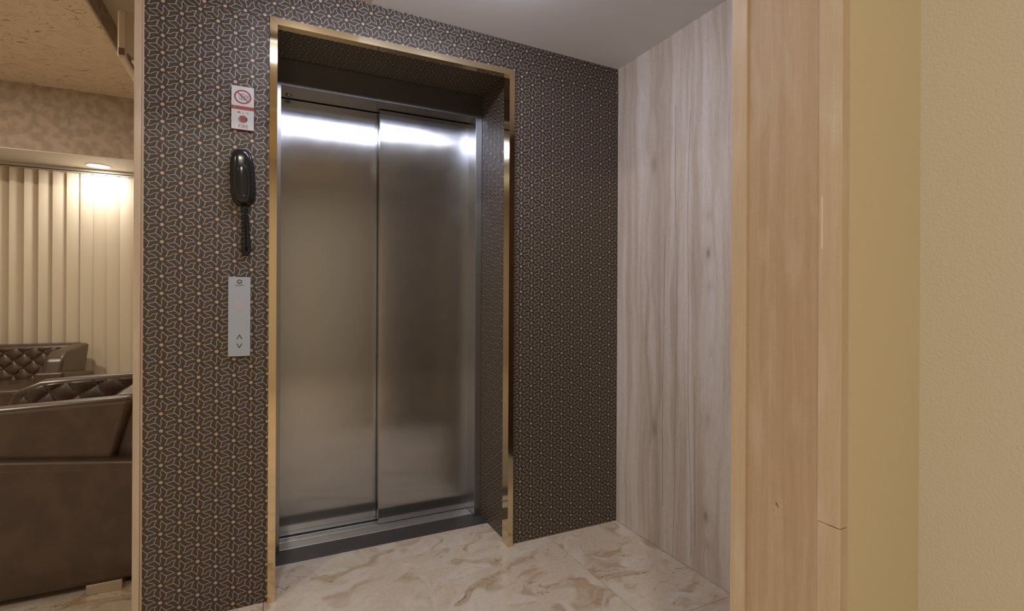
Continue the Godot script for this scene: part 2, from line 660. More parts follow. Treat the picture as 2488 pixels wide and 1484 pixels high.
func make_materials() -> void:
	make_wallpaper()
	make_laminate()
	make_marble()
	make_ply("ply", Color(0.49, 0.36, 0.245), Color(0.41, 0.285, 0.18), Color(0.54, 0.44, 0.34), 61)
	make_ply("ply_pale", Color(0.55, 0.43, 0.30), Color(0.49, 0.365, 0.24), Color(0.60, 0.51, 0.41), 71)
	make_swirls()
	steel("door_steel", Color(0.47, 0.48, 0.495), 0.185, 1.0, true, 81)
	steel("jamb_steel", Color(0.44, 0.45, 0.48), 0.30, 0.6, false, 85)
	mottled("brown_paper", Color(0.34, 0.26, 0.20), Color(0.46, 0.355, 0.28), 1.3, 0.65, 91, 0.03, 6)
	var lea := mottled("leather", Color(0.052, 0.028, 0.016), Color(0.074, 0.041, 0.024), 0.75, 0.34, 95, 0.012, 5)
	lea.metallic_specular = 0.55
	M.leather_edge = mat("leather_edge", lin(0.17, 0.105, 0.06), 0.38)
	M.thread = mat("thread", lin(0.13, 0.075, 0.045), 0.8)
	mottled("granite", Color(0.030, 0.028, 0.028), Color(0.085, 0.081, 0.080), 0.12, 0.30, 99, 0.03, 5)
	var peel := tex(seamless(512, 101, 0.035, 3))
	M.yellow = mat("yellow_paint", lin(0.60, 0.50, 0.32), 0.42)
	M.cream = mat("cream_paint", lin(0.60, 0.535, 0.43), 0.36)
	for k in [M.yellow, M.cream]:
		bump(k, peel, 0.012 if k == M.yellow else 0.05)
		k.uv1_scale = Vector3(9, 9, 1)
	M.white_ceiling = mat("white_ceiling", lin(0.80, 0.81, 0.86), 0.8)
	M.beige_ceiling = mat("beige_ceiling", lin(0.66, 0.56, 0.44), 0.8)
	M.room_wall = mat("room_wall", lin(0.62, 0.55, 0.46), 0.7)
	M.dark_wood = mat("dark_wood", lin(0.07, 0.036, 0.018), 0.35)
	M.mid_wood = mat("mid_wood", lin(0.22, 0.165, 0.125), 0.4)
	M.grout = mat("grout", lin(0.16, 0.12, 0.09), 0.9)
	M.gold = mat("polished_gold", lin(0.76, 0.63, 0.41), 0.07, 1.0)
	M.sill = mat("sill_metal", lin(0.62, 0.62, 0.63), 0.32, 0.85)
	M.black = mat("black_plastic", lin(0.012, 0.012, 0.012), 0.16)
	M.cable = mat("cable", lin(0.012, 0.012, 0.012), 0.26)
	M.sign_white = mat("sign_white", lin(0.66, 0.64, 0.63), 0.3)
	M.plate_white = mat("plate_white", lin(0.50, 0.49, 0.48), 0.3)
	M.sign_red = mat("sign_red", lin(0.28, 0.062, 0.048), 0.35)
	M.ink = mat("ink", lin(0.03, 0.03, 0.032), 0.5)
	M.ink_red = mat("ink_red", lin(0.20, 0.04, 0.05), 0.5)
	M.window_grey = mat("window_grey", lin(0.20, 0.19, 0.18), 0.15)
	M.panel_glass = mat("panel_glass", lin(0.37, 0.40, 0.44), 0.22)
	M.logo = mat("logo", lin(0.07, 0.075, 0.08), 0.4)
	M.navy = mat("navy", lin(0.012, 0.009, 0.055), 0.4)
	var led := mat("display_dot", lin(0.55, 0.30, 0.28), 0.5)
	led.emission_enabled = true
	led.emission = Color(1.0, 0.45, 0.42)
	led.emission_energy_multiplier = 0.16
	M.led = led
	M.slat = mat("slat_fabric", lin(0.68, 0.585, 0.45), 0.85)
	M.slat.backlight_enabled = true
	M.slat.backlight = lin(0.20, 0.15, 0.09)
	M.rail = mat("rail", lin(0.50, 0.45, 0.38), 0.5)
	M.pelmet = mat("pelmet_cream", lin(0.68, 0.63, 0.56), 0.6)
	M.ac = mat("ac_plastic", lin(0.55, 0.43, 0.32), 0.4)
	M.ac_brown = mat("ac_brown", lin(0.16, 0.075, 0.05), 0.4)
	M.ac_side = mat("ac_side", lin(0.42, 0.33, 0.26), 0.45)
	M.foot = mat("foot_metal", lin(0.55, 0.47, 0.36), 0.3, 0.7)
	M.chrome = mat("lock_metal", lin(0.45, 0.45, 0.45), 0.25, 1.0)

func lamp_material(c: Color, e: float) -> StandardMaterial3D:
	var m := mat("lamp_glow", Color.WHITE, 0.5)
	m.emission_enabled = true
	m.emission = c
	m.emission_energy_multiplier = e
	return m

# ------------------------------------------------------------------ lamps
func downlight(label: String, at: Vector3, c: Color, glow: float, energy: float, diameter := 0.17) -> void:
	var t := thing("downlight", label, "downlight", at, "round recessed ceiling lights")
	var r := diameter / 2
	obj("rim", MB.new().lathe(Vector3.ZERO, PackedVector2Array([Vector2(r * 0.9, -0.004), Vector2(r * 1.0, -0.004), Vector2(r * 1.06, 0.0), Vector2(r * 0.9, 0.002)]), 40), M.sign_white, t)
	obj("light_disc", MB.new().lathe(Vector3.ZERO, PackedVector2Array([Vector2(0.0, -0.0035), Vector2(r * 0.9, -0.0035), Vector2(r * 0.9, 0.002)]), 40), lamp_material(c, glow), t)
	var l := AreaLight3D.new()
	l.name = "lamp"
	l.area_size = Vector2(r * 1.6, r * 1.6)
	l.light_color = c
	l.light_energy = energy
	l.area_range = 20.0
	l.shadow_enabled = true
	l.rotation_degrees = Vector3(-90, 0, 0)
	l.position = Vector3(0, -0.008, 0)
	t.add_child(l, true)

# bar light under the ceiling: three opal shades in a row on one back plate
func bar_light(label: String, at: Vector3, c: Color, glow: float, down: float, around: float) -> void:
	var t := thing("bar_light", label, "ceiling light", at)
	obj("back_plate", MB.new().box(Vector3(-0.47, -0.008, -0.07), Vector3(0.47, 0.0, 0.07), 0.002), M.sign_white, t)
	for k in 3:
		var x := -0.31 + 0.31 * k
		obj("light_shade", MB.new().rbox(Vector3(x, -0.027, 0), Vector3(0.30, 0.036, 0.12), 0.010, 3), lamp_material(c, glow), t)
		var o := OmniLight3D.new()
		o.name = "lamp"
		o.light_color = c
		o.light_energy = around
		o.omni_range = 20.0
		o.omni_attenuation = 2.0
		o.light_size = 0.02
		o.shadow_enabled = true
		o.position = Vector3(x, -0.030, 0)
		t.add_child(o, true)
	var l := AreaLight3D.new()
	l.name = "lamp"
	l.area_size = Vector2(0.92, 0.11)
	l.light_color = c
	l.light_energy = down
	l.area_range = 20.0
	l.shadow_enabled = true
	l.rotation_degrees = Vector3(-90, 0, 0)
	l.position = Vector3(0, -0.050, 0)
	t.add_child(l, true)

func _ready() -> void:
	rng.seed = 7
	# ---- camera
	var cam := Camera3D.new()
	cam.name = "camera"
	cam.near = 0.05
	cam.far = 60.0
	cam.set_frustum(1484.0 / FOCAL * 0.05, Vector2(0, (CENTRE_Y - 742.0) / FOCAL * 0.05), 0.05, 60.0)
	cam.position = CAM
	cam.rotation_degrees = Vector3(0, -25.887, 0.2688)
	add_child(cam)
	cam.current = true
	# ---- environment
	var env := Environment.new()
	env.background_mode = Environment.BG_COLOR
	env.background_color = Color.BLACK
	env.tonemap_mode = Environment.TONE_MAPPER_LINEAR
	env.tonemap_exposure = 1.0
	env.sdfgi_enabled = true
	env.ssao_enabled = true
	env.ssil_enabled = true
	var we := WorldEnvironment.new()
	we.name = "environment"
	we.environment = env
	add_child(we)
	make_materials()
	# ---- lamps
	var cool := Color(0.90, 0.92, 1.0)
	var warm := Color(1.0, 0.967, 0.895)
	var amber := Color(1.0, 0.95, 0.86)
	bar_light("bar of three opal shades under the white lobby ceiling", Vector3(0.45, 2.280, 0.55), cool, 1.0, 0.72, 0.10)
	downlight("round recessed light in the entry room ceiling by the far wall", Vector3(-2.2, 2.733, 2.4), warm, 8.0, 3.0)
	downlight("glowing round light in the cream pelmet over the blinds", Vector3(-1.266, 2.2135, -3.32), Color(1.0, 0.975, 0.94), 9.0, 0.6)
	downlight("round recessed light in the swirl-papered lounge ceiling", Vector3(-1.9, 2.7185, -1.5), amber, 8.0, 3.1)
	downlight("round recessed light in the entry room ceiling by the doorway", Vector3(-0.35, 2.733, 3.0), warm, 8.0, 3.0)
	build_shell()
	build_lift()
	build_wall_fittings()
	build_lounge()

# ------------------------------------------------------------------ structure
func paper_quad(mb: MB, a: Vector3, b: Vector3, c: Vector3, d: Vector3, ua: Vector2, ub: Vector2, uc: Vector2, ud: Vector2) -> void:
	mb.quad(a, b, c, d, [ua, ub, uc, ud])

func wall_uv(x: float, y: float, x0: float, y0: float, col: float, row: float) -> Vector2:
	return Vector2((x - x0) / (2.0 * col), -(y - y0) / row)

func ceil_y(x: float) -> float:
	return 2.287 - 0.016 * (x - 0.34)

func build_shell() -> void:
	# floor: marble slabs on a bed, joints 2 mm
	var fl := struct_root("floor", "cream and tan veined marble slab floor")
	obj("floor_bed", MB.new().box(Vector3(-3.7, -0.10, -3.8), Vector3(1.9, -0.003, 4.9)), M.grout, fl)
	var k := 0
	for i in range(-4, 2):
		for j in range(-5, 7):
			var x0 := maxf(1.2 * i, -3.6)
			var x1 := minf(1.2 * (i + 1), 1.62)
			var z0 := maxf(-0.09 + 0.8 * j, -3.7)
			var z1 := minf(-0.09 + 0.8 * (j + 1), 4.8)
			if x1 - x0 < 0.05 or z1 - z0 < 0.05:
				continue
			var mb := MB.new().box(Vector3(x0 + 0.0011, -0.02, z0 + 0.0008), Vector3(x1 - 0.0011, 0.0, z1 - 0.0008))
			var off := Vector2(fmod(k * 0.618, 1.0), fmod(k * 0.414, 1.0)) * 2.4
			if i == 0:
				off = Vector2(0.35, 0.1)
			if i == 1:
				off = Vector2(1.32, 0.75)
			for q in mb.t.size():
				mb.t[q] += off
			obj("slab", mb, M.marble, fl)
			k += 1
	# lift wall: three sheets of paper, the one over the doors laid sideways
	var wa := struct_root("wall_back", "lift wall in dark brown embossed flower wallpaper with gold outlines")
	var xl := -0.3681
	var xm := -0.205
	var ft := 2.139
	var col := 0.0542
	var row := 0.0583
	var mb1 := MB.new()
	var lp := func(mb: MB, x0: float, x1: float, y0: float, y1a: float, y1b: float, ox: float, oy: float, c: float, r: float, turned: bool) -> void:
		var uvs := []
		for p in [Vector2(x0, y0), Vector2(x1, y0), Vector2(x1, y1b), Vector2(x0, y1a)]:
			if turned:
				uvs.append(Vector2((p.y - oy) / (2 * c), (p.x - ox) / r))
			else:
				uvs.append(Vector2((p.x - ox) / (2 * c), -(p.y - oy) / r))
		mb.quad(Vector3(x0, y0, 0), Vector3(x1, y0, 0), Vector3(x1, y1b, 0), Vector3(x0, y1a, 0), uvs)
	lp.call(mb1, xl, xm, 0.0, ceil_y(xl), ceil_y(xm), -0.2601, 1.1575, col, row, false)
	lp.call(mb1, xm, 0.028, 0.0, ft, ft, -0.2601, 1.1575, col, row, false)
	obj("left_sheet", mb1, M.paper, wa)
	var mb2 := MB.new()
	lp.call(mb2, xm, 1.594, ft, ceil_y(xm), ceil_y(1.594), 0.0283, 2.1990, 0.0496, 0.0635, true)
	obj("header_sheet", mb2, M.paper, wa)
	var mb3 := MB.new()
	lp.call(mb3, 0.995, 1.594, 0.004, ft, ft, 1.0514, 1.7232, 0.0547, 0.0577, false)
	obj("right_sheet", mb3, M.paper, wa)
	# recess: sides and soffit in the same paper
	var mb4 := MB.new()
	var u0 := Vector2(0, 0)
	for s in [[1.0, -1.0], [0.03, 1.0]]:
		var x: float = s[0]
		var pts := [Vector3(x, 0, 0), Vector3(x, 0, -0.36), Vector3(x, 2.16, -0.36), Vector3(x, 2.16, 0)]
		if s[1] > 0:
			pts = [pts[1], pts[0], pts[3], pts[2]]
		var uv := []
		for p in pts:
			uv.append(Vector2(p.z / (2 * col) * 1.15, -(p.y - 1.16) / row))
		mb4.quad(pts[0], pts[1], pts[2], pts[3], uv)
	obj("recess_side", mb4, M.paper, wa)
	var mb5 := MB.new()
	var so := [Vector3(0.03, 2.152, -0.36), Vector3(1.0, 2.152, -0.36), Vector3(1.0, 2.152, 0), Vector3(0.03, 2.152, 0)]
	var suv := []
	for p in so:
		suv.append(Vector2(p.z / (2 * 0.0496), p.x / 0.0635))
	mb5.quad(so[0], so[1], so[2], so[3], suv)
	obj("recess_soffit", mb5, M.paper, wa)
	# the body of the wall behind the paper
	var core := MB.new()
	core.box(Vector3(-0.392, 0, -0.62), Vector3(0.029, 2.90, -0.0015))
	core.box(Vector3(1.001, 0, -0.62), Vector3(1.75, 2.90, -0.0015))
	core.box(Vector3(0.029, 2.153, -0.62), Vector3(1.001, 2.90, -0.0015))
	core.box(Vector3(-0.385, 0, -3.75), Vector3(-0.33, 2.90, -0.62))
	core.box(Vector3(0.029, 0, -0.66), Vector3(1.001, 2.153, -0.60))
	obj("wall_core", core, M.room_wall, wa)
	# pale wood edge at the free end of the wall
	var tr := struct_root("trim_1", "narrow pale wood edging on the free end of the lift wall")
	obj("edge_board", MB.new().box(Vector3(-0.3925, 0, -0.62), Vector3(-0.3725, 2.42, 0.006), 0.0015), M.ply_pale, tr)
	obj("edge_lip", MB.new().box(Vector3(-0.3722, 0, -0.01), Vector3(-0.3655, 2.42, 0.003), 0.001), M.ply, tr)
	# laminate wall; its UV runs from the corner
	var wb := MB.new()
	var ub := []
	var pb := [Vector3(1.594, 0.003, 0.90), Vector3(1.594, 0.003, 0), Vector3(1.594, 2.30, 0), Vector3(1.594, 2.30, 0.90)]
	for p in pb:
		ub.append(Vector2(p.z, 2.32 - p.y))
	wb.quad(pb[1], pb[0], pb[3], pb[2], [ub[1], ub[0], ub[3], ub[2]])
	var wr := struct_root("wall_right", "grey-beige wood-grain laminate wall with knots")
	obj("laminate_sheet", wb, M.laminate, wr)
	obj("wall_core", MB.new().box(Vector3(1.596, 0, -0.1), Vector3(1.75, 2.90, 1.70)), M.room_wall, wr)
	var dr := struct_root("door_1", "dark brown wooden door on the wood-panelled wall")
	obj("door_leaf", MB.new().box(Vector3(1.57, 0.004, 0.93), Vector3(1.5955, 2.12, 1.438), 0.003), M.dark_wood, dr)
	obj("door_casing", MB.new().box(Vector3(1.565, 0.004, 0.90), Vector3(1.5955, 2.16, 0.929), 0.003), M.dark_wood, dr)
	obj("door_head", MB.new().box(Vector3(1.575, 2.121, 0.93), Vector3(1.5955, 2.27, 1.438), 0.002), M.dark_wood, dr)
	obj("handle", MB.new().tube(PackedVector3Array([Vector3(1.57, 1.02, 1.36), Vector3(1.53, 1.02, 1.36), Vector3(1.525, 1.02, 1.35), Vector3(1.525, 1.02, 1.25)]), 0.009, 10), M.chrome, dr)
	# lobby ceiling, slightly out of level like the photograph's
	var cl := struct_root("ceiling", "plain white lobby ceiling")
	var cm := MB.new()
	cm.quad(Vector3(0.378, ceil_y(0.378), 0), Vector3(1.6, ceil_y(1.6), 0), Vector3(1.6, ceil_y(1.6), 1.5), Vector3(0.378, ceil_y(0.378), 1.5))
	obj("white_board", cm, M.white_ceiling, cl)
	var cm2 := MB.new()
	cm2.quad(Vector3(-0.40, ceil_y(-0.40), 0), Vector3(0.378, ceil_y(0.378), 0), Vector3(0.378, ceil_y(0.378), 1.5), Vector3(-0.40, ceil_y(-0.40), 1.5))
	cm2.box(Vector3(-0.42, 2.26, 0.0), Vector3(-0.40, 2.90, 1.5))
	obj("beige_board", cm2, M.beige_ceiling, cl)
	obj("slab_above", MB.new().box(Vector3(-3.7, 2.74, 0.0), Vector3(1.8, 2.90, 4.9)), M.beige_ceiling, cl)
	# doorway wall: near end lined with wood
	var wd := struct_root("wall_front", "yellow painted wall at the doorway")
	obj("yellow_face", MB.new().box(Vector3(0.766, 0, 1.50), Vector3(0.98, 2.90, 1.617)), M.yellow, wd)
	obj("lobby_face", MB.new().box(Vector3(0.766, 0, 1.44), Vector3(1.6, 2.90, 1.50)), M.mid_wood, wd)
	obj("lintel", MB.new().box(Vector3(-0.42, 2.262, 1.44), Vector3(0.766, 2.90, 1.617)), M.yellow, wd)
	var lin_ := struct_root("trim_2", "pale wooden door lining on the end of the yellow wall")
	obj("lining_board", MB.new().box(Vector3(0.7515, 0, 1.45), Vector3(0.768, 2.26, 1.60), 0.0008), M.ply, lin_)
	obj("stop_bead", MB.new().box(Vector3(0.7475, 0, 1.4268), Vector3(0.768, 2.26, 1.4575), 0.0012), M.ply_pale, lin_)
	obj("edge_strip", MB.new().box(Vector3(0.750, 0.7865, 1.5835), Vector3(0.768, 2.26, 1.6184), 0.0012), M.ply_pale, lin_)
	obj("edge_strip", MB.new().box(Vector3(0.7503, 0, 1.5835), Vector3(0.768, 0.7855, 1.6184), 0.0012), M.ply_pale, lin_)
	# near side wall in cream
	var ws := struct("wall_near", MB.new().box(Vector3(0.9588, 0, 1.617), Vector3(1.08, 2.90, 4.75)), M.cream, "cream painted wall with an orange-peel texture")
	ws.set_meta("kind", "structure")
	# the rest of the entry room and the lounge
	struct("wall_left", MB.new().box(Vector3(-3.7, 0, -3.8), Vector3(-3.6, 2.90, 4.9)), M.room_wall)
	struct("wall_rear", MB.new().box(Vector3(-3.7, 0, 4.7), Vector3(1.08, 2.90, 4.85)), M.room_wall)
	struct("wall_window", MB.new().box(Vector3(-3.7, 0, -3.78), Vector3(-0.36, 2.90, -3.68)), M.room_wall)

# ------------------------------------------------------------------ lift entrance
func build_lift() -> void:
	var g := thing("gold_surround", "polished gold metal surround framing the lift recess", "surround", Vector3.ZERO)
	var x0 := 0.0134
	var x1 := 1.0091
	var w := 0.0256
	var ht := 2.1425
	var zf := 0.0142
	# mitred strips with a return into the recess
	var left := MB.new().prism(PackedVector2Array([Vector2(x0, 0), Vector2(x0 + w, 0), Vector2(x0 + w, ht - w), Vector2(x0, ht)]), 0.0005, zf)
	left.box(Vector3(x0 + w - 0.008, 0, -0.045), Vector3(x0 + w, ht - w, 0.0004))
	obj("side_strip", left, M.gold, g)
	var right := MB.new().prism(PackedVector2Array([Vector2(x1 - w, 0), Vector2(x1, 0), Vector2(x1, ht), Vector2(x1 - w, ht - w)]), 0.0005, zf)
	right.box(Vector3(x1 - w, 0, -0.045), Vector3(x1 - w + 0.010, ht - w, 0.0004))
	obj("side_strip", right, M.gold, g)
	var top := MB.new().prism(PackedVector2Array([Vector2(x0 + w + 0.0006, ht - w), Vector2(x1 - w - 0.0006, ht - w), Vector2(x1 - 0.0006, ht), Vector2(x0 + 0.0006, ht)]), 0.0005, zf)
	top.box(Vector3(x0 + w, ht - w, -0.022), Vector3(x1 - w, ht - w + 0.012, 0.0004))
	obj("top_strip", top, M.gold, g)

	var e := thing("lift_entrance", "brushed steel lift entrance with two closed sliding door panels", "lift door", Vector3.ZERO)
	var zj := -0.347
	var jl := 0.061
	var jr := 0.9661
	var hs := 2.036
	var suv := func(mb: MB) -> MB:      # steel grain: u across, v up, about 0.6 m a repeat
		for i in mb.t.size():
			mb.t[i] = mb.t[i] / 0.6
		return mb
	obj("jamb", suv.call(MB.new().box(Vector3(0.031, 0.0, -0.56), Vector3(jl, hs, zj), 0.0012)), M.jamb_steel, e)
	obj("jamb", suv.call(MB.new().box(Vector3(jr, 0.0, -0.56), Vector3(0.9995, hs + 0.0, zj), 0.0012)), M.jamb_steel, e)
	obj("header", suv.call(MB.new().box(Vector3(0.031, hs, -0.56), Vector3(0.9995, 2.151, zj), 0.0012)), M.jamb_steel, e)
	# panels carry a faint warp, as thin sheet does
	var panel := func(xa: float, xb: float, z: float, sx: float) -> MB:
		var mb := MB.new()
		var y0 := 0.011
		var y1 := hs - 0.004
		mb.surf(24, 40, func(a: float, b: float) -> Vector3:
			var ex := exp(-a * 16.0) * 0.0012 + exp(-(1.0 - a) * 16.0) * 0.0008
			return Vector3(lerpf(xa, xb, a), lerpf(y0, y1, b), z - ex * sin(b * PI) * sx + 0.0006 * sin(a * 5.0 + b * 3.0) * sin(b * PI)), false, Vector2((xb - xa) / 0.6, (y1 - y0) / 0.6))
		mb.quad(Vector3(xa, y0, z - 0.034), Vector3(xa, y0, z), Vector3(xa, y1, z), Vector3(xa, y1, z - 0.034))
		mb.quad(Vector3(xb, y0, z), Vector3(xb, y0, z - 0.034), Vector3(xb, y1, z - 0.034), Vector3(xb, y1, z))
		mb.quad(Vector3(xa, y0, z - 0.034), Vector3(xb, y0, z - 0.034), Vector3(xb, y0, z), Vector3(xa, y0, z))
		mb.quad(Vector3(xa, y1, z), Vector3(xb, y1, z), Vector3(xb, y1, z - 0.034), Vector3(xa, y1, z - 0.034))
		mb.quad(Vector3(xb, y0, z - 0.034), Vector3(xa, y0, z - 0.034), Vector3(xa, y1, z - 0.034), Vector3(xb, y1, z - 0.034))
		return mb
	obj("door_panel", panel.call(0.040, 0.56, -0.505, 0.4), M.door_steel, e)
	obj("door_panel", panel.call(0.5036, 0.985, -0.450, 1.6), M.door_steel, e)
	# sill: ridges and guide grooves along x
	var sill := MB.new()
	sill.box(Vector3(jl, -0.01, -0.56), Vector3(jr, 0.000, -0.378))
	for z in [[-0.446, -0.379], [-0.488, -0.451], [-0.55, -0.493]]:
		sill.box(Vector3(jl + 0.001, 0.0, z[0]), Vector3(jr - 0.001, 0.006, z[1]), 0.0012)
	obj("sill", sill, M.sill, e)
	var key := MB.new().lathe(Vector3(0.0945, hs, -0.462), PackedVector2Array([Vector2(0.004, -0.004), Vector2(0.0065, -0.004), Vector2(0.0065, -0.006), Vector2(0.011, -0.006), Vector2(0.013, 0.0)]), 24)
	obj("key_lock", key, M.chrome, e)

	var th := thing("threshold", "dark grey granite strip on the floor before the lift sill", "threshold", Vector3(0.515, 0, -0.318))
	var gs := MB.new().box(Vector3(-0.484, 0.0, -0.0285), Vector3(0.484, 0.004, 0.063), 0.001)
	gs.box(Vector3(-0.453, 0.0, -0.0595), Vector3(0.450, 0.0038, -0.0280))
	obj("granite_strip", gs, M.granite, th)

# ------------------------------------------------------------------ sign, handset, call panel
func stroke(mb: MB, a: Vector2, b: Vector2, w: float, z0: float, z1: float) -> void:
	var d := (b - a).normalized()
	var s := Vector2(-d.y, d.x) * w / 2
	mb.prism(PackedVector2Array([a - s, b - s, b + s, a + s]), z0, z1)

func build_wall_fittings() -> void:
	# fire switch plate
	var W := 0.0716
	var H := 0.1538
	var sg := thing("fire_sign", "white and red fire switch plate reading FIRE with a no-lift symbol", "sign", Vector3(-0.0735, 1.7934, 0.001))
	var D := 0.0085
	obj("back_plate", MB.new().box(Vector3(-W / 2 - 0.0002, -H / 2 - 0.0018, 0.0), Vector3(W / 2 + 0.0002, H / 2 + 0.0012, D - 0.002), 0.0006), M.sign_red, sg)
	obj("front_plate", MB.new().box(Vector3(-W / 2, -H / 2, D - 0.0021), Vector3(W / 2, H / 2, D), 0.0005), M.plate_white, sg)
	var P := func(s: float, t: float) -> Vector2: return Vector2((s - 0.5) * W, (0.5 - t) * H)
	var z0 := D - 0.0002
	var z1 := D + 0.0003
	var ba: Vector2 = P.call(0.0, 0.541)
	var bb: Vector2 = P.call(1.0, 0.459)
	var band := obj("red_band", MB.new().box(Vector3(ba.x - 0.0002, ba.y, z0), Vector3(bb.x + 0.0002, bb.y, z1)), M.sign_red, sg)
	var sc: Vector2 = P.call(0.135, 0.503)
	obj("screw", MB.new().ring(sc, Vector2(0.0012, 0.0012), Vector2.ZERO, z0, z1 + 0.0004, 0, TAU, 12), M.sign_white, band)
	var c: Vector2 = P.call(0.502, 0.243)
	var em := obj("no_lift_symbol", MB.new().ring(c, Vector2(0.0276, 0.0252), Vector2(0.0222, 0.0200), z0, z1, 0, TAU, 64), M.sign_red, sg)
	var pic := MB.new()
	var q := 0.0096
	for s in [[Vector2(-q, -q), Vector2(q, -q)], [Vector2(q, -q), Vector2(q, q)], [Vector2(q, q), Vector2(-q, q)], [Vector2(-q, q), Vector2(-q, -q)], [Vector2(0, q), Vector2(0, q + 0.0052)], [Vector2(0, -q), Vector2(0, -q - 0.0052)]]:
		stroke(pic, c + s[0], c + s[1], 0.0011, z0, z1)
	for s in [[-0.0035, 0.0072], [0.0042, 0.0040]]:     # two standing figures in the car
		pic.ring(c + Vector2(s[0], s[1]), Vector2(0.0014, 0.0014), Vector2.ZERO, z0, z1, 0, TAU, 12)
		stroke(pic, c + Vector2(s[0], s[1] - 0.0018), c + Vector2(s[0], s[1] - 0.0075), 0.0030, z0, z1)
		stroke(pic, c + Vector2(s[0] - 0.0009, s[1] - 0.0070), c + Vector2(s[0] - 0.0009, -0.0078), 0.0012, z0, z1)
		stroke(pic, c + Vector2(s[0] + 0.0009, s[1] - 0.0070), c + Vector2(s[0] + 0.0009, -0.0078), 0.0012, z0, z1)
	for r in 2:      # flames at the right of the car
		for k in 3:
			var fx := 0.0122 + 0.0026 * k
			var fy := -0.0055 + 0.0075 * r
			stroke(pic, c + Vector2(fx, fy), c + Vector2(fx + 0.0016, fy + 0.0030), 0.0014, z0, z1)
			stroke(pic, c + Vector2(fx + 0.0016, fy + 0.0030), c + Vector2(fx + 0.0004, fy + 0.0058), 0.0009, z0, z1)
	obj("pictogram", pic, M.ink, em)
	var sl := MB.new()
	stroke(sl, c + Vector2(-0.0182, 0.0158), c + Vector2(0.0182, -0.0158), 0.0036, z0, z1 + 0.0002)
	obj("slash", sl, M.sign_red, em)
	var ic := MB.new()
	var a: Vector2 = P.call(0.335, 0.607)
	ic.prism(PackedVector2Array([a + Vector2(-0.0052, -0.001), a + Vector2(-0.002, 0.0026), a + Vector2(0.0022, 0.0030), a + Vector2(0.0052, -0.0012), a + Vector2(0.0034, -0.0030), a + Vector2(0.001, -0.0006), a + Vector2(-0.0022, -0.0034)]), z0, z1)
	obj("small_red_mark", ic, M.sign_red, sg)
	var ic2 := MB.new()
	a = P.call(0.515, 0.618)
	stroke(ic2, a + Vector2(-0.003, -0.0012), a + Vector2(0.003, -0.0012), 0.0008, z0, z1)
	stroke(ic2, a + Vector2(0.0, 0.0), a + Vector2(0.001, 0.0030), 0.0005, z0, z1)
	a = P.call(0.73, 0.612)
	stroke(ic2, a + Vector2(-0.0042, 0.0004), a + Vector2(-0.0005, 0.0038), 0.0005, z0, z1)
	stroke(ic2, a + Vector2(-0.0005, 0.0038), a + Vector2(0.0012, 0.0005), 0.0005, z0, z1)
	stroke(ic2, a + Vector2(-0.0042, 0.0004), a + Vector2(-0.0032, -0.0036), 0.0005, z0, z1)
	stroke(ic2, a + Vector2(0.0008, 0.0004), a + Vector2(0.0002, -0.0030), 0.0012, z0, z1)
	ic2.ring(a + Vector2(0.0052, -0.0008), Vector2(0.0007, 0.0007), Vector2.ZERO, z0, z1, 0, TAU, 8)
	obj("small_line_marks", ic2, M.ink, sg)
	c = P.call(0.516, 0.762)
	var win := obj("window", MB.new().ring(c, Vector2(0.0160, 0.0148), Vector2.ZERO, z0, z1, 0, TAU, 40), M.window_grey, sg)
	obj("window_rim", MB.new().ring(c, Vector2(0.0163, 0.0151), Vector2(0.0153, 0.0141), z0, z1 + 0.0006, 0, TAU, 40), M.sign_white, win)
	obj("red_switch", MB.new().box(Vector3(c.x - 0.0078, c.y - 0.0098, z0), Vector3(c.x + 0.0082, c.y + 0.0098, z1 + 0.0003), 0.0003), M.sign_red, win)
	obj("black_end", MB.new().box(Vector3(c.x + 0.0086, c.y - 0.0055, z0), Vector3(c.x + 0.0128, c.y + 0.0055, z1 + 0.0003), 0.0003), M.ink, win)
	var tc: Vector2 = P.call(0.535, 0.926)
	text_mesh("lettering", "FIRE", 0.0112, 0.0300, M.ink_red, sg, Vector3(tc.x, tc.y, z1))

	# call panel
	var cw := 0.0705
	var ch := 0.2828
	var cp := thing("call_panel", "slim pale grey glass lift call panel showing G with up and down arrows", "call panel", Vector3(-0.0811, 1.047, 0.001))
	obj("housing", MB.new().box(Vector3(-cw / 2 + 0.001, -ch / 2 + 0.001, 0), Vector3(cw / 2 - 0.001, ch / 2 - 0.001, 0.007), 0.0005), M.logo, cp)
	obj("glass_face", MB.new().rbox(Vector3(0, 0, 0.0085), Vector3(cw, ch, 0.004), 0.0012, 2), M.panel_glass, cp)
	var y0 := 0.0103
	var y1 := 0.0107
	var Q := func(s: float, t: float) -> Vector2: return Vector2((s - 0.5) * cw, (0.5 - t) * ch)
	c = Q.call(0.508, 0.0605)
	var lg := obj("emblem", MB.new().ring(c, Vector2(0.0084, 0.0080), Vector2(0.0046, 0.0044), y0, y1, -PI * 0.33, PI * 1.33, 40), M.logo, cp)
	obj("emblem_foot", MB.new().prism(PackedVector2Array([c + Vector2(-0.0040, -0.0072), c + Vector2(0.0040, -0.0072), c + Vector2(0.0, -0.0004)]), y0, y1), M.logo, lg)
	var lc: Vector2 = Q.call(0.508, 0.1035)
	text_mesh("lettering", "Schindler", 0.0040, 0.0272, M.logo, cp, Vector3(lc.x, lc.y, y1), true)
	var rows := ["0111", "1000", "1000", "1011", "1001", "1001", "0111"]
	var disp := Node3D.new()
	disp.name = "floor_display"
	cp.add_child(disp)
	for r in 7:
		for k in 4:
			if rows[r][k] == "1":
				var d: Vector2 = Q.call(0.390 + 0.0735 * k, 0.301 + 0.0167 * r)
				obj("display_dot", MB.new().ring(d, Vector2(0.0017, 0.0015), Vector2.ZERO, y0, y1, 0, TAU, 12), M.led, disp)
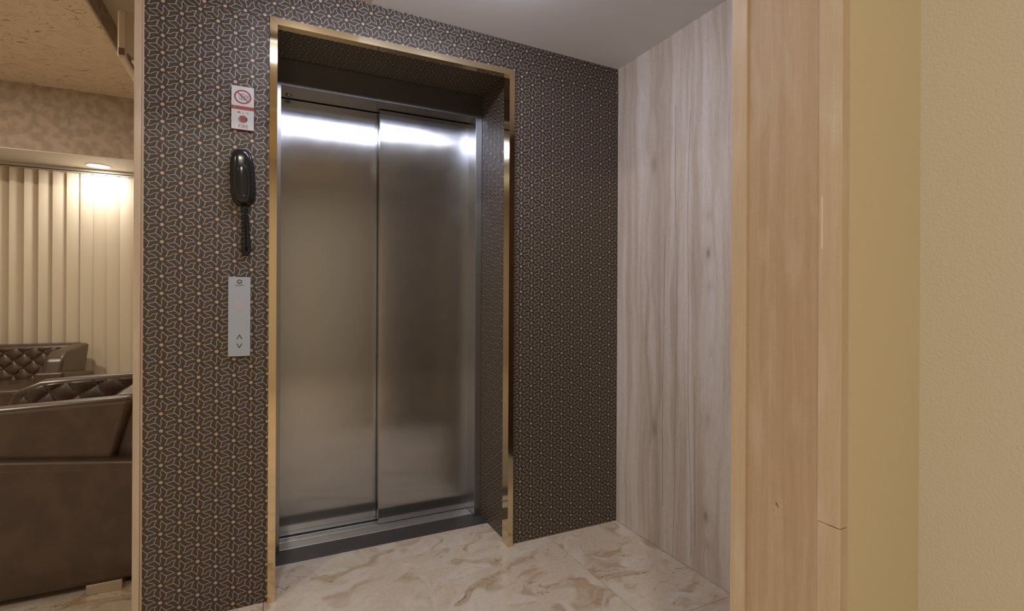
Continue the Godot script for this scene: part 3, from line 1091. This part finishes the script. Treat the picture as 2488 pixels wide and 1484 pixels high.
	for dirn in [1.0, -1.0]:
		var m: Vector2 = Q.call(0.51, 0.757 if dirn > 0 else 0.866)
		var ar := MB.new()
		stroke(ar, m + Vector2(-0.0080, -0.0075 * dirn), m + Vector2(0, 0.0078 * dirn), 0.0025, y0, y1)
		stroke(ar, m + Vector2(0, 0.0078 * dirn), m + Vector2(0.0080, -0.0075 * dirn), 0.0025, y0, y1)
		obj("arrow_button", ar, M.navy, cp)

	# intercom handset with a coiled cord
	var ph := thing("intercom_handset", "glossy black intercom handset with a coiled cord on the wallpaper", "intercom", Vector3(-0.0725, 1.545, 0.001))
	var capsule := func(hw: float, hh: float, depth: float, zb: float, swell: float) -> MB:
		var mb := MB.new()
		mb.surf(64, 14, func(a: float, b: float) -> Vector3:
			var th := a * TAU
			var r := sin(b * PI / 2)
			var n := 3.2
			var cx := signf(cos(th)) * pow(absf(cos(th)), 2.0 / n)
			var cy := signf(sin(th)) * pow(absf(sin(th)), 2.0 / n)
			var x := hw * cx * r * (1.0 - 0.07 * cy * r)
			var y := hh * cy * r
			var zz := zb + depth * pow(maxf(cos(b * PI / 2), 0.0), 0.42) * (1.0 + swell * (y * y) / (hh * hh))
			return Vector3(x, y, zz), false)
		return mb
	obj("cradle", capsule.call(0.0405, 0.1015, 0.026, 0.0, 0.0), M.black, ph)
	obj("handset", capsule.call(0.0330, 0.0950, 0.024, 0.020, 0.18), M.black, ph)
	var grip := MB.new()
	grip.surf(28, 10, func(a: float, b: float) -> Vector3:
		var y := lerpf(-0.072, 0.040, a)
		var s := lerpf(-1.0, 1.0, b)
		var e := pow(absf(2.0 * a - 1.0), 3.0)
		return Vector3(s * 0.0165 * sqrt(maxf(0.0, 1.0 - e * e)), y, 0.0425 + 0.0042 * sqrt(maxf(0.0, 1.0 - s * s)) * sqrt(maxf(0.0, 1.0 - e))), true)
	obj("grip_ridge", grip, M.black, ph)
	obj("cradle_light", MB.new().ring(Vector2(0.0, 0.046), Vector2(0.0013, 0.0013), Vector2.ZERO, 0.0455, 0.0462, 0, TAU, 12), M.sign_white, ph)
	ph.rotation_degrees.z = 2.6
	var pts := PackedVector3Array()
	var turns := 34
	var per := 9
	var path := Curve3D.new()
	path.add_point(Vector3(-0.002, -0.098, 0.018), Vector3(), Vector3(0.0, -0.03, 0))
	path.add_point(Vector3(-0.002, -0.18, 0.012), Vector3(0.0, 0.03, 0), Vector3(0, -0.03, 0))
	path.add_point(Vector3(-0.007, -0.268, 0.012), Vector3(-0.004, 0.03, 0), Vector3(0.004, -0.022, 0))
	path.add_point(Vector3(0.009, -0.262, 0.013), Vector3(0.0, -0.020, 0), Vector3(0.0, 0.03, 0))
	path.add_point(Vector3(0.006, -0.18, 0.018), Vector3(0.0, -0.03, 0), Vector3(0.0, 0.03, 0))
	path.add_point(Vector3(0.004, -0.100, 0.018), Vector3(0.0, -0.03, 0), Vector3())
	var L := path.get_baked_length()
	for i in turns * 2 * per + 1:
		var s := float(i) / (turns * 2 * per)
		var p := path.sample_baked(s * L, true)
		var p2 := path.sample_baked(minf(s * L + 0.002, L), true)
		var p1 := path.sample_baked(maxf(s * L - 0.002, 0.0), true)
		var t := (p2 - p1).normalized()
		var sd := t.cross(Vector3(0, 0, 1)).normalized()
		var up := sd.cross(t).normalized()
		var th := TAU * float(i) / per
		var rr := 0.0078 * smoothstep(0.0, 0.04, s) * smoothstep(1.0, 0.96, s) * (0.82 if s > 0.5 else 1.0) + 0.001
		pts.append(p + sd * cos(th) * rr + up * sin(th) * rr)
	obj("coiled_cord", MB.new().tube(pts, 0.00135, 6), M.cable, ph)

# ------------------------------------------------------------------ lounge
# puffed squares on a grid turned by an angle; a, b run 0..1 over w x h metres
func quilt(a: float, b: float, w: float, h: float, turn: float, cell: float, depth: float) -> float:
	var p := Vector2(a * w, b * h).rotated(turn) / cell
	var q := absf(sin(PI * p.x)) * absf(sin(PI * p.y))
	var edge := smoothstep(0.0, 0.02, a) * smoothstep(1.0, 0.98, a) * smoothstep(0.0, 0.03, b) * smoothstep(1.0, 0.97, b)
	return depth * pow(q + 0.0001, 0.42) * edge

# tub-shaped leather seat, front towards +z, standing on the floor; origin under its middle
func make_seat(t: Node3D, width: float) -> void:
	var hw := width / 2
	var dep := 0.74          # front z = +0.37, back z = -0.37
	var zf := 0.37
	var zb := -0.37
	obj("base", MB.new().rbox(Vector3(0, 0.21, 0.0), Vector3(width - 0.30, 0.35, dep - 0.06), 0.02, 2), M.leather, t)
	# outer side blocks, taller to the front
	for s in [-1.0, 1.0]:
		var x1: float = s * hw
		var x0: float = s * (hw - 0.17)
		var blk := MB.new().rbox(Vector3((x0 + x1) / 2, 0.275, 0), Vector3(0.17, 0.48, dep), 0.022, 3, 3)
		blk.move(func(p: Vector3) -> Vector3:
			var k := clampf((p.y - 0.06) / 0.43, 0, 1)
			return Vector3(p.x, p.y + k * (0.015 + 0.085 * (p.z / dep)), p.z))
		var b := obj("side_block", blk, M.leather, t)
		var seam := PackedVector3Array()
		for k in 25:
			var z := lerpf(zb + 0.03, zf - 0.03, k / 24.0)
			seam.append(Vector3(x1 - s * 0.0005, 0.475 + 0.015 + 0.085 * (z / dep), z))
		obj("seam", MB.new().tube(seam, 0.0017, 5), M.thread, b)
	# wedge arms above the side blocks
	for s in [-1.0, 1.0]:
		var xo: float = s * (hw - 0.035)
		var xi: float = s * (hw - 0.145)
		var arm := MB.new().rbox(Vector3((xo + xi) / 2, 0.60, 0.02), Vector3(0.11, 0.25, dep - 0.06), 0.028, 4, 4)
		arm.move(func(p: Vector3) -> Vector3:
			var up := clampf((p.y - 0.475) / 0.25, 0, 1)
			var front := clampf((p.z - 0.17) / 0.21, 0, 1)
			var q := p
			q.y = lerpf(0.47 + 0.03 * p.z, 0.728 - 0.035 * (p.z + 0.35), up)
			q.y -= up * 0.060 * front * front
			q.z -= up * 0.075 * front + (1.0 - up) * 0.075 * clampf(-p.z / 0.33, 0, 1) * -1.0
			q.x += s * 0.015 * up
			return q)
		var o := obj("arm", arm, M.leather, t)
		var pipe := PackedVector3Array()
		for k in 21:
			var z := lerpf(-0.31, 0.20, k / 20.0)
			pipe.append(Vector3(s * (hw - 0.024), 0.712 - 0.035 * (z + 0.35), z))
		obj("piping", MB.new().tube(pipe, 0.0022, 5), M.thread, o)
		var qw := 0.58
		var qh := 0.27
		var qp := MB.new()
		qp.surf(120, 60, func(a: float, b: float) -> Vector3:
			var z := lerpf(-0.28, 0.30, a)
			var yy := lerpf(0.44, 0.714 - 0.035 * (z + 0.35) - 0.06 * pow(clampf((z - 0.13) / 0.2, 0, 1), 2.0), b)
			return Vector3(xi - s * (0.004 - 0.012 * b * 1.2 + quilt(a, b, qw, qh, deg_to_rad(-58.0), 0.085, 0.010)), yy, z - b * 0.04 * clampf((z - 0.13) / 0.2, 0, 1)), s > 0)
		obj("quilted_panel", qp, M.leather, o)
	# back
	var back := MB.new().rbox(Vector3(0, 0.50, zb + 0.075), Vector3(width - 0.17, 0.46, 0.15), 0.035, 4, 3)
	back.move(func(p: Vector3) -> Vector3:
		var up := clampf((p.y - 0.27) / 0.46, 0, 1)
		return Vector3(p.x * (1.0 + 0.03 * up), p.y, p.z - 0.03 * up + 0.02))
	var bo := obj("backrest", back, M.leather, t)
	var bw := width - 0.30
	var qb := MB.new()
	qb.surf(int(bw * 190), 56, func(a: float, b: float) -> Vector3:
		return Vector3(lerpf(-bw / 2, bw / 2, a), lerpf(0.43, 0.705, b), zb + 0.172 - 0.028 * b + quilt(a, b, bw, 0.275, PI / 4, 0.082, 0.014)), false)
	obj("quilted_panel", qb, M.leather, bo)
	obj("seat_cushion", MB.new().rbox(Vector3(0, 0.40, 0.06), Vector3(width - 0.32, 0.13, 0.58), 0.035, 4), M.leather, t)
	for s in [Vector2(-1, -1), Vector2(1, -1), Vector2(-1, 1), Vector2(1, 1)]:
		obj("foot", MB.new().box(Vector3(s.x * (hw - 0.05) - 0.05, 0.0, s.y * 0.235 - 0.055), Vector3(s.x * (hw - 0.05) + 0.05, 0.038, s.y * 0.235 + 0.055), 0.002), M.foot, t)

func build_lounge() -> void:
	# ceiling of the lounge
	var lc := struct_root("ceiling_lounge", "lounge ceiling papered with brown swirls on beige")
	# a papered raft hung below the slab; the gap along its side is open up to the slab
	obj("swirl_paper", MB.new().box(Vector3(-3.6, 2.720, -3.0), Vector3(-0.880, 2.86, 0.0)), M.swirl, lc)
	obj("raft_edge", MB.new().box(Vector3(-0.880, 2.7195, -3.0), Vector3(-0.868, 2.86, 0.0), 0.002), M.brown_paper, lc)
	obj("upper_board", MB.new().box(Vector3(-3.7, 2.86, -3.8), Vector3(-0.33, 2.95, 0.01)), M.beige_ceiling, lc)
	obj("ceiling_bead", MB.new().box(Vector3(-0.66, 2.851, -3.0), Vector3(-0.65, 2.8602, 0.0), 0.002), M.rail, lc)
	# pelmet box over the window: brown papered face, cream underside
	var pe := struct_root("trim_3", "brown papered pelmet with a cream underside above the blinds")
	obj("papered_face", MB.new().box(Vector3(-3.6, 2.222, -3.03), Vector3(-0.386, 2.86, -3.0)), M.brown_paper, pe)
	obj("underside", MB.new().box(Vector3(-3.6, 2.2145, -3.68), Vector3(-0.386, 2.2225, -2.998), 0.002), M.pelmet, pe)
	# blinds
	var bl := thing("vertical_blind", "cream fabric vertical blinds hanging across the lounge window", "blinds", Vector3(-1.3, 0, -3.50))
	obj("head_rail", MB.new().box(Vector3(-2.2, 2.188, -0.022), Vector3(0.85, 2.2143, 0.022), 0.003), M.rail, bl)
	obj("rail_lip", MB.new().box(Vector3(-2.2, 2.170, -0.012), Vector3(0.85, 2.181, 0.016), 0.002), M.rail, bl)
	var pitch := 0.0923
	for i in 33:
		var x := -1.8466 + pitch * (i - 13) + 1.3 + 0.012
		var turn := lerpf(33.0, 9.0, smoothstep(-0.50, 0.08, x)) + 2.5 * sin(i * 2.3)
		var mb := MB.new()
		mb.surf(8, 2, func(a: float, b: float) -> Vector3:
			var s := a - 0.5
			return Vector3(s * 0.112, lerpf(0.06, 2.168, b), 0.009 * (1.0 - 4.0 * s * s)), false, Vector2(0.1, 2.1))
		mb.place(Transform3D(Basis(Vector3.UP, deg_to_rad(turn)), Vector3(x, 0, 0.0)))
		obj("slat", mb, M.slat, bl)
		if i > 4 and i < 26:
			obj("carrier_clip", MB.new().box(Vector3(x - 0.008, 2.160, 0.0), Vector3(x + 0.008, 2.176, 0.012), 0.001), M.rail, bl)
	# seats
	var ch := thing("armchair", "brown leather tub armchair with quilted inner arms beside the lift wall", "armchair", Vector3(-0.775, 0, -0.785))
	make_seat(ch, 0.92)
	ch.rotation_degrees.y = -90
	var so := thing("sofa", "brown leather sofa with diamond-quilted back in front of the blinds", "sofa", Vector3(-2.095, 0, -2.99))
	make_seat(so, 1.60)
	# wall air conditioner seen from its end
	var ac := thing("air_conditioner", "beige wall-mounted air conditioner near the lounge ceiling, seen end-on", "air conditioner", Vector3(-0.386, 2.36, -1.2))
	var body := MB.new()
	body.prism(PackedVector2Array([Vector2(0, 0.02), Vector2(0, 0.245), Vector2(-0.27, 0.245), Vector2(-0.27, 0.03), Vector2(-0.21, 0.0)]), -0.85, -0.004)
	obj("body", body, M.ac_side, ac)
	var fr := MB.new().rbox(Vector3(-0.288, 0.125, -0.425), Vector3(0.04, 0.25, 0.85), 0.014, 4)
	obj("front_panel", fr, M.ac, ac)
	obj("end_badge", MB.new().box(Vector3(-0.302, 0.012, -0.002), Vector3(-0.276, 0.048, 0.002), 0.0008), M.ac_brown, ac)
	obj("air_flap", MB.new().box(Vector3(-0.25, -0.012, -0.84), Vector3(-0.10, 0.0, -0.01), 0.003), M.pelmet, ac)
